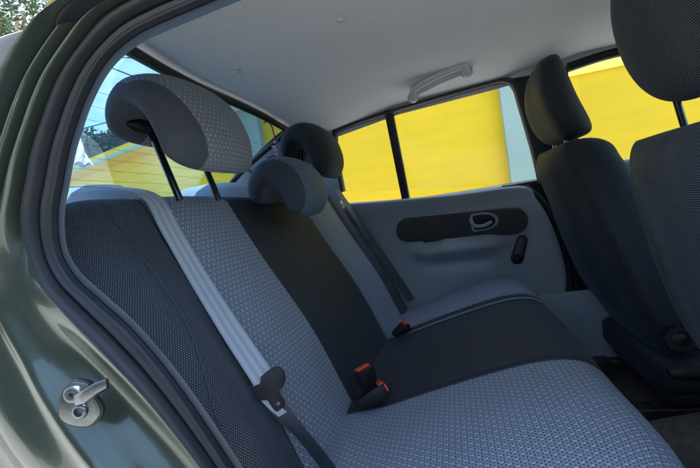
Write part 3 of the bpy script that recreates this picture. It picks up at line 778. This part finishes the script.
def loft(curA,curB,prof,name,mats,parent,amp=lambda i,t:1,subs=1,auto=60):
    rows=[]
    for t,dyv in prof:
        row=[]
        for i,(p,q) in enumerate(zip(curA,curB)):
            r=lerp(p,q,t); row.append((r[0],r[1]+dyv*amp(i,t),r[2]))
        rows.append(row)
    mb=MB(); mb.grid(rows); return mb.build(name,mats,parent,auto=auto)
sp=cr([(-.25,.030),(-.10,.014),(.0,.002),(.08,-.004),(.20,-.008),(.34,-.007),(.44,.000),(.50,.007),(.54,.006),(.58,.0),(.66,-.004),(.80,-.003),(.93,-.004),(.985,.001),(1.0,.004),(.97,.012),(.85,.02)],4)
jamb_parent=car
seal=loft(A1,B1,sp,'door_seal',M['seal'],car); seal['label']='thick dark rubber seal round the open rear doorway'
# jamb corrugations near the roof, smooth lower down
def st(i): return (i/8.0)-6
jp=[(0,.0),(.05,.014),(.10,.014),(.16,.001),(.20,-.004),(.27,-.004),(.31,.000),(.36,.011),(.42,.012),(.47,.004),(.50,-.001),(.56,-.003),(.60,.004),(.66,.010),(.74,.009),(.80,.0),(.86,-.006),(.93,-.008),(.97,-.006),(1.0,-.001)]
jp=cr(jp,4)
def ampj(i,t):
    s=st(i); a=1-.80*sm(9.5,12.5,s)
    return a if t<1 else 1
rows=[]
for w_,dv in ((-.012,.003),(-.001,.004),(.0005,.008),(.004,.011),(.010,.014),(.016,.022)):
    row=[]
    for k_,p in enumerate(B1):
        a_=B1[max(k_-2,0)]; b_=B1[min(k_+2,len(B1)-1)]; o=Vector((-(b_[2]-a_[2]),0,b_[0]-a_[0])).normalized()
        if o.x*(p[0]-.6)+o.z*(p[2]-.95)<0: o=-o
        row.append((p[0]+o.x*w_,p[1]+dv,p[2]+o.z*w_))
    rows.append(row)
mb=MB(); mb.grid(rows); o=mb.build('side_trim',M['edge'],car); o['label']='slim blue-grey trim edge inside the rubber seal, coloured darker to carry roof shade'
def jamb():
    rows=[]
    for t,dv in jp:
        row=[]
        for i,(p,q) in enumerate(zip(A1,O1)):
            r=lerp(p,q,t); s=st(i)
            d=dv*ampj(i,t)
            low=sm(9.5,12.5,s)
            # broad stamped folds in the lower panel
            d+=sm(0,.14,t)*low*(.010*math.sin(t*9+ s*.5)+.007*math.exp(-((t-.30)/.05)**2)*-1+ .006*math.sin(s*1.4+t*4))*(1 if t<1 else 0)
            row.append((r[0],r[1]+d,r[2]))
        rows.append(row)
    last=rows[-1]
    for w_,dv in ((.004,.001),(.008,.005),(.017,.013),(.036,.030),(.070,.062),(.13,.12)):
        row=[]
        for k_,p in enumerate(last):
            a_=last[max(k_-6,0)]; b_=last[min(k_+6,len(last)-1)]; o=Vector((-(b_[2]-a_[2]),0,b_[0]-a_[0])).normalized()
            if o.x*(p[0]-.6)+o.z*(p[2]-.95)<0: o=-o
            row.append((p[0]+o.x*w_,p[1]+dv,p[2]+o.z*w_))
        rows.append(row)
    mb=MB(); mb.grid(rows); return mb.build('door_jamb',M['paint'],car,auto=80)
jm=jamb(); jm['label']='green metallic door jamb with stamped channels'
# drip moulding
dm=[]
DA=[lerp(a,b,.28) for a,b in zip(A1,O1)];DB=[lerp(a,b,.72) for a,b in zip(A1,O1)]
n0=int((3.4+6)*8)
rows=[]
for t,dv in cr([(0,.01),(.05,-.006),(.25,-.012),(.5,-.013),(.75,-.011),(.95,-.006),(1,.01)],3):
    row=[]
    for i in range(0,n0+1):
        k=sm(n0,n0-9,i); f=.5+(t-.5)*(k**.5) ; r=lerp(DA[i],DB[i],f*.8+.25*(1-k)); row.append((r[0],r[1]+dv*(k**.4)-.002,r[2]))
    rows.append(row)
mb=MB(); mb.grid(rows); o=mb.build('drip_moulding',M['seal'],car); o['label']='black rubber end of the roof moulding'
# striker
c0=Vector((-0.1767,-0.6970,0.8306)); nrm=Vector((.30,-.93,.10)).normalized()
right=Vector((.95,.28,.02)); right=(right-nrm*right.dot(nrm)).normalized(); upv=right.cross(nrm); 
if upv.z<0: upv=-upv
def sk(a,b,c=0): return c0+(right*a+upv*b+nrm*c)*1.42
def skplate(P,c1,c2,name,mat,parent,bev=.001):
    mb=MB(); k=len(P); vs=[sk(a,b,c1) for a,b in P]+[sk(a,b,c2) for a,b in P]
    mb.add(vs,[tuple(range(k)),tuple(range(2*k-1,k-1,-1))]+[(i,(i+1)%k,k+(i+1)%k,k+i) for i in range(k)])
    return mb.build(name,mat,parent,bevel=bev,auto=40)
def rp(P,n=5): return cr(P+[P[0]],n)[:-1]
striker=skplate(rp([(-.004,.018),(.006,.014),(.009,.004),(.013,-.008),(.009,-.015),(.001,-.019),(-.012,-.015),(-.019,-.007),(-.017,.006),(-.012,.013)]),-.003,.0025,'door_striker',M['steel'],jm)
skplate(rp([(-.004,.0195),(.007,.0155),(.0105,.004),(.0145,-.008),(.010,-.0165),(.001,-.0205),(-.013,-.0165),(-.0205,-.007),(-.0185,.006),(-.0135,.014)]),-.003,.0012,'striker_gasket',M['gasket'],jm)
def screw(a,b,r,hole):
    mb=MB(); mb.lathe(sk(a,b,.0025),nrm,[(1.42*p,1.42*q) for p,q in ((r,0),(r,.0015),(r*.85,.0028),(r*.6,.0032),(hole,.0030),(hole*.9,.0008),(0,.0008))],30); mb.build('screw',M['steel'],jm)
screw(-.0055,.0085,.0072,.0022); screw(-.002,-.0060,.0060,.0040)
mb=MB()
W_=[(.002,.010,.004),(.010,.009,.006),(.020,.012,.009),(.029,.012,.010)]
rows=[]
for (a,bt,c),hh in zip([(-.004,.001,.003),(.006,.003,.008),(.018,.009,.011),(.028,.012,.012)],(.007,.008,.007,.0055)):
    rows.append([sk(a,bt+hh,c-.002),sk(a,bt+hh,c+.003),sk(a,bt-hh*.2,c+.003),sk(a,bt-hh*.5,c-.002)])
mb.grid(rows,closed=True); mb.f+=[(0,1,2,3),(15,14,13,12)]; mb.m+=[0,0]
mb.build('striker_loop',M['steel'],jm,bevel=.0012,auto=45)

# ------------------------------------------------------------------ hanging ornaments
ch=empty('hanging_charm',(-0.3711,0.4000,1.3898)); tag(ch,'pink and white bead charm on a red cord hanging by the far rear window corner','charm')
def loc(o): o.location=Vector(o.location)-ch.location if False else o.location; return o
def child(mb,name,mat,root,**k):
    o=mb.build(name,mat,root,**k); o.matrix_parent_inverse=Matrix.Translation(-Vector(root.location)); return o
a=Vector((-0.3711,0.4000,1.3898)); b=Vector((-0.3589,0.4000,1.3643)); c=Vector((-0.3528,0.4000,1.3054)); d=Vector((-0.3542,0.4000,1.2169))
mb=MB(); mb.lathe(a,(-.5,-.4,.7),[(0,0),(.012,.001),(.016,.006),(.012,.010),(0,.012)],20); child(mb,'suction_cup',M['gasket'],ch)
mb=MB(); mb.tube([a,b,c],.0032,8); child(mb,'cord',M['redcord'],ch)
mb=MB(); 
for k in range(6):
    p=c.lerp(d,k/5.6); mb.lathe(p-Vector((0,0,.006)),(0,0,1),[(0,0),(.008,.002),(.0105,.006),(.008,.010),(0,.012)],12)
mb.tube([c.lerp(d,.1)+Vector((-.018,0,-.002)),c.lerp(d,.15)+Vector((-.008,0,-.010)),c.lerp(d,.2)],.0045,8)
child(mb,'pink_beads',M['pink'],ch)
mb=MB(); mb.tube([c.lerp(d,.9),d,d+Vector((0,0,-.012))],[.0015,.003,.0045],8); child(mb,'tip_bead',M['white'],ch)
tp=empty('hanging_tissue',(-0.5351,-0.3000,1.2855)); tag(tp,'crumpled white tissue ornament hanging beside the near rear pillar','ornament')
a=Vector((-0.5335,-0.3000,1.2920)); b=Vector((-0.5327,-0.3000,1.2600)); c=Vector((-0.5390,-0.3000,1.1995))
mb=MB(); mb.tube([a+Vector((-.02,0,.05)),a,b],.003,8); child(mb,'dark_cord',M['gasket'],tp)
mb=MB(); rows=[]
for i in range(14):
    t=i/13; p=b.lerp(c,t); rr=.004+.015*t**1.2; rows.append([p+Vector(((rr*(1+.28*math.sin(3*an+t*5)+.15*math.sin(7*an)))*math.cos(an),(rr*(1+.28*math.sin(3*an+t*5)))*math.sin(an),.004*math.sin(5*an)*t)) for an in [2*math.pi*k/40 for k in range(40)]])
mb.grid(rows,closed=True); mb.f.append(tuple(13*40+k for k in range(40))); mb.m.append(0)
child(mb,'tissue',M['white'],tp)

# ------------------------------------------------------------------ outside
mb=MB(); mb.grid([[(-60+6*i,-60+6*j,0.0) for i in range(31)] for j in range(31)])
g=mb.build('ground',M['ground']); tag(g,'grey concrete yard','ground',kind='structure')
bld=empty('yellow_building',(1.5,3.6,0)); tag(bld,'yellow rendered building with pale green pilasters seen through the far windows','building')
mb=MB(); mb.box((2.5,3.85,2.0),(9.5,.5,4.0)); child(mb,'wall',M['yellow'],bld,smooth=False)
for x0,x1 in ((-2.30,-1.86),(.905,1.42),(4.1,4.6)):
    mb=MB(); mb.box(((x0+x1)/2,3.56,1.99),(x1-x0,.12,3.98)); child(mb,'pilaster',M['pale'],bld,smooth=False,bevel=.006)
for x0,x1 in ((1.42,4.1),):
    mb=MB(); mb.box(((x0+x1)/2,3.585,2.30),(x1-x0-.004,.04,.60)); child(mb,'upper_band',M['ylight'],bld,smooth=False)
mb=MB(); mb.box((-2.1,3.50,2.46),(.75,.34,.07)); child(mb,'cornice',M['gutter'],bld,smooth=False,bevel=.01)
mb=MB(); mb.box((2.5,3.5,4.05),(9.9,.9,.12)); child(mb,'eave',M['gutter'],bld,smooth=False)
# low boarded garage beyond the rear window
gp0=Vector((-2.6811,3.9000,2.6163)); gl=(-6.3516,5.0000,2.5089)
G0=Vector((-2.25,3.75,0)); G1=Vector((gl[0],5.0,0)); gd=(G1-G0).normalized(); G1=G0+gd*9
zt=2.42
gar=empty('garage',tuple(G0)); tag(gar,'low yellow boarded garage with a projecting eave seen through the rear window','garage')
gn=Vector((gd.y,-gd.x,0)); 
if gn.y>0: gn=-gn
mb=MB(); back=-gn*3
c=[G0,G1,G1+back,G0+back]; mb.add([p for p in c]+[p+Vector((0,0,zt)) for p in c],[(0,1,5,4),(1,2,6,5),(2,3,7,6),(3,0,4,7),(4,5,6,7)]); child(mb,'wall',M['yboard'],gar,smooth=False)
mb=MB(); o1=gn*.30
c=[G0+o1,G1+o1,G1+back,G0+back]; mb.add([p+Vector((0,0,zt-.02)) for p in c]+[p+Vector((0,0,zt+.10)) for p in c],[(0,1,2,3),(4,5,6,7),(0,1,5,4),(1,2,6,5),(2,3,7,6),(3,0,4,7)]); child(mb,'roof',M['yboard'],gar,smooth=False)
mb=MB(); c=[G0+gn*.304,G1+gn*.304,G1+gn*.34,G0+gn*.34]; mb.add([p+Vector((0,0,zt-.035)) for p in c]+[p+Vector((0,0,zt+.015)) for p in c],[(0,1,2,3),(4,5,6,7),(0,1,5,4),(1,2,6,5),(2,3,7,6),(3,0,4,7)]); child(mb,'gutter',M['gutter'],gar,smooth=False)

mb=MB(); rnd=random.Random(2); rows=[]  # unseen row of shrubs added behind the camera to darken paint reflections
for j,(yy,zz) in enumerate([(-4.2,0),(-4.1,.5),(-4.0,1.1),(-4.1,1.7),(-4.3,2.1),(-4.7,2.2),(-5.0,1.9),(-5.1,0)]):
    rows.append([(-7+.15*i, yy+.12*math.sin(i*.9+j)+rnd.uniform(-.12,.12), zz*(1+.06*math.sin(i*.23))+rnd.uniform(-.06,.06)*(zz>0)) for i in range(100)])
mb.grid(rows); hd=mb.build('added_hedge',M['added_hedge'],smooth=False); tag(hd,'unseen dark green clipped shrubs, added to darken the paint reflections','added_hedge')
def tree(loc,h,r,n,leaf,label,seed):
    rnd=random.Random(seed); root=empty('leafy_tree',loc); tag(root,label,'tree',group='trees beyond the car')
    L=Vector(loc); mb=MB(); mb.tube([L,L+Vector((.1,0,h*.4)),L+Vector((0,.1,h*.75)),L+Vector((.05,0,h*.95))],[.16,.12,.07,.02],10)
    cl=[]
    for k in range(22):
        a=rnd.uniform(0,6.28); e=rnd.uniform(-.5,1.2); rr=r*rnd.uniform(.45,1)
        p=L+Vector((rr*math.cos(a)*math.cos(e),rr*math.sin(a)*math.cos(e),h*.72+rr*.8*math.sin(e)))
        cl.append((p,r*rnd.uniform(.18,.36))); mb.tube([L+Vector((0,0,h*rnd.uniform(.4,.7))),L.lerp(p,.5)+Vector((0,0,h*.38)),p],[.05,.03,.01],6)
    child(mb,'trunk',M['bark'],root)
    mb=MB(); vs=[];fs=[]
    for k in range(n):
        p,cr_=rnd.choice(cl); dv=Vector((rnd.gauss(0,1),rnd.gauss(0,1),rnd.gauss(0,.8))); dv=dv.normalized()*cr_*rnd.uniform(.2,1)**.5
        q=p+dv; u=Vector((rnd.gauss(0,1),rnd.gauss(0,1),rnd.gauss(0,.5))).normalized(); w=u.orthogonal().normalized(); w.rotate(Matrix.Rotation(rnd.uniform(0,6.28),3,u)); s=leaf*rnd.uniform(.6,1.3)
        b=len(vs); vs+=[q-u*s,q+w*s*.42,q+u*s,q-w*s*.42]; fs.append((b,b+1,b+2,b+3))
    mb.add(vs,fs); child(mb,'crown',M['leaf'],root,smooth=False)
t1=(-10.0095,9.0000,4.3539); tree((t1[0],9,0),4.6,1.5,16000,.07,'bushy green tree rising behind the garage roof',3)
t2=(-6.2210,4.2000,4.8862); tree((-7.7,5.0,0),7.4,1.5,6500,.05,'tree with sparse leaves above the open doorway',5)
t3=(-3.9235,7.0000,3.7598); tree((t3[0],7.0,0),4.6,1.2,9000,.06,'tree behind the pale pilaster',9)
# power lines
def cable(p,q,sag,lab):
    pts=[]
    for i in range(25):
        t=i/24; r=Vector(p).lerp(Vector(q),t); r.z-=sag*4*t*(1-t); pts.append(r)
    mb=MB(); mb.tube(pts,.014,6); o=mb.build('power_line',M['cable']); tag(o,lab,'cable',group='power lines crossing the sky')
cable((-10.1990,6.0000,7.4022),(-4.7597,6.0000,3.9129),.1,'black cable crossing the sky beside the sparse tree, topmost of the power lines')
cable((-12.0470,7.0000,7.1242),(-4.5928,7.0000,4.7815),.1,'black cable below the topmost power line behind the car')
cable((-10.9763,8.0000,4.4111),(-5.3501,8.0000,4.5009),.1,'black cable low over the garage roof')

# ------------------------------------------------------------------ light, world, camera
w=bpy.data.worlds.new('World'); scene.world=w; w.use_nodes=True; nt=w.node_tree
bg=nt.nodes['Background']; sky=nt.nodes.new('ShaderNodeTexSky'); sky.sky_type='NISHITA'; sky.sun_disc=False
sd=Vector((.45,-.02,.89)).normalized()
el=math.asin(sd.z); az=math.atan2(sd.x,sd.y)
sky.sun_elevation=el; sky.sun_rotation=az; sky.air_density=1.0; sky.dust_density=.6; sky.ozone_density=1.0
tc=nt.nodes.new('ShaderNodeTexCoord'); mp=nt.nodes.new('ShaderNodeMapping'); mp.inputs['Scale'].default_value=(1,1,3); nt.links.new(tc.outputs['Generated'],mp.inputs[0])
cn_=noise(nt,2.3,8,.6,vec=mp.outputs[0]); rp_=nt.nodes.new('ShaderNodeMapRange'); nt.links.new(cn_,rp_.inputs[0]); rp_.inputs[1].default_value=.50; rp_.inputs[2].default_value=.78
mx=mixc(nt,mth(nt,'MULTIPLY',rp_.outputs[0],.6),sky.outputs[0],(6.5,7.0,7.6)); nt.links.new(mx,bg.inputs[0])
bg.inputs[1].default_value=.12
sl=bpy.data.lights.new('sun','SUN'); sl.energy=3.0; sl.angle=R(.5); sl.color=(1,.95,.88); so=bpy.data.objects.new('sun',sl); COL.objects.link(so)
so.rotation_euler=sd.to_track_quat('Z','Y').to_euler()
cam=bpy.data.cameras.new('camera'); co=bpy.data.objects.new('camera',cam); COL.objects.link(co); scene.camera=co
cam.sensor_width=36; cam.lens=20.571; cam.clip_start=.02; cam.clip_end=400
co.matrix_world=Matrix([[0.957761, 0.137056, 0.252803, 0.26], [0.241458, 0.094169, -0.965831, -1.05], [-0.156179, 0.986077, 0.057098, 1.0], [0.0, 0.0, 0.0, 1.0]])
scene.view_settings.view_transform='Standard'; scene.view_settings.look='None'; scene.view_settings.gamma=1
scene.view_settings.exposure=2.8
scene.cycles.max_bounces=10; scene.cycles.diffuse_bounces=5; scene.cycles.transparent_max_bounces=12
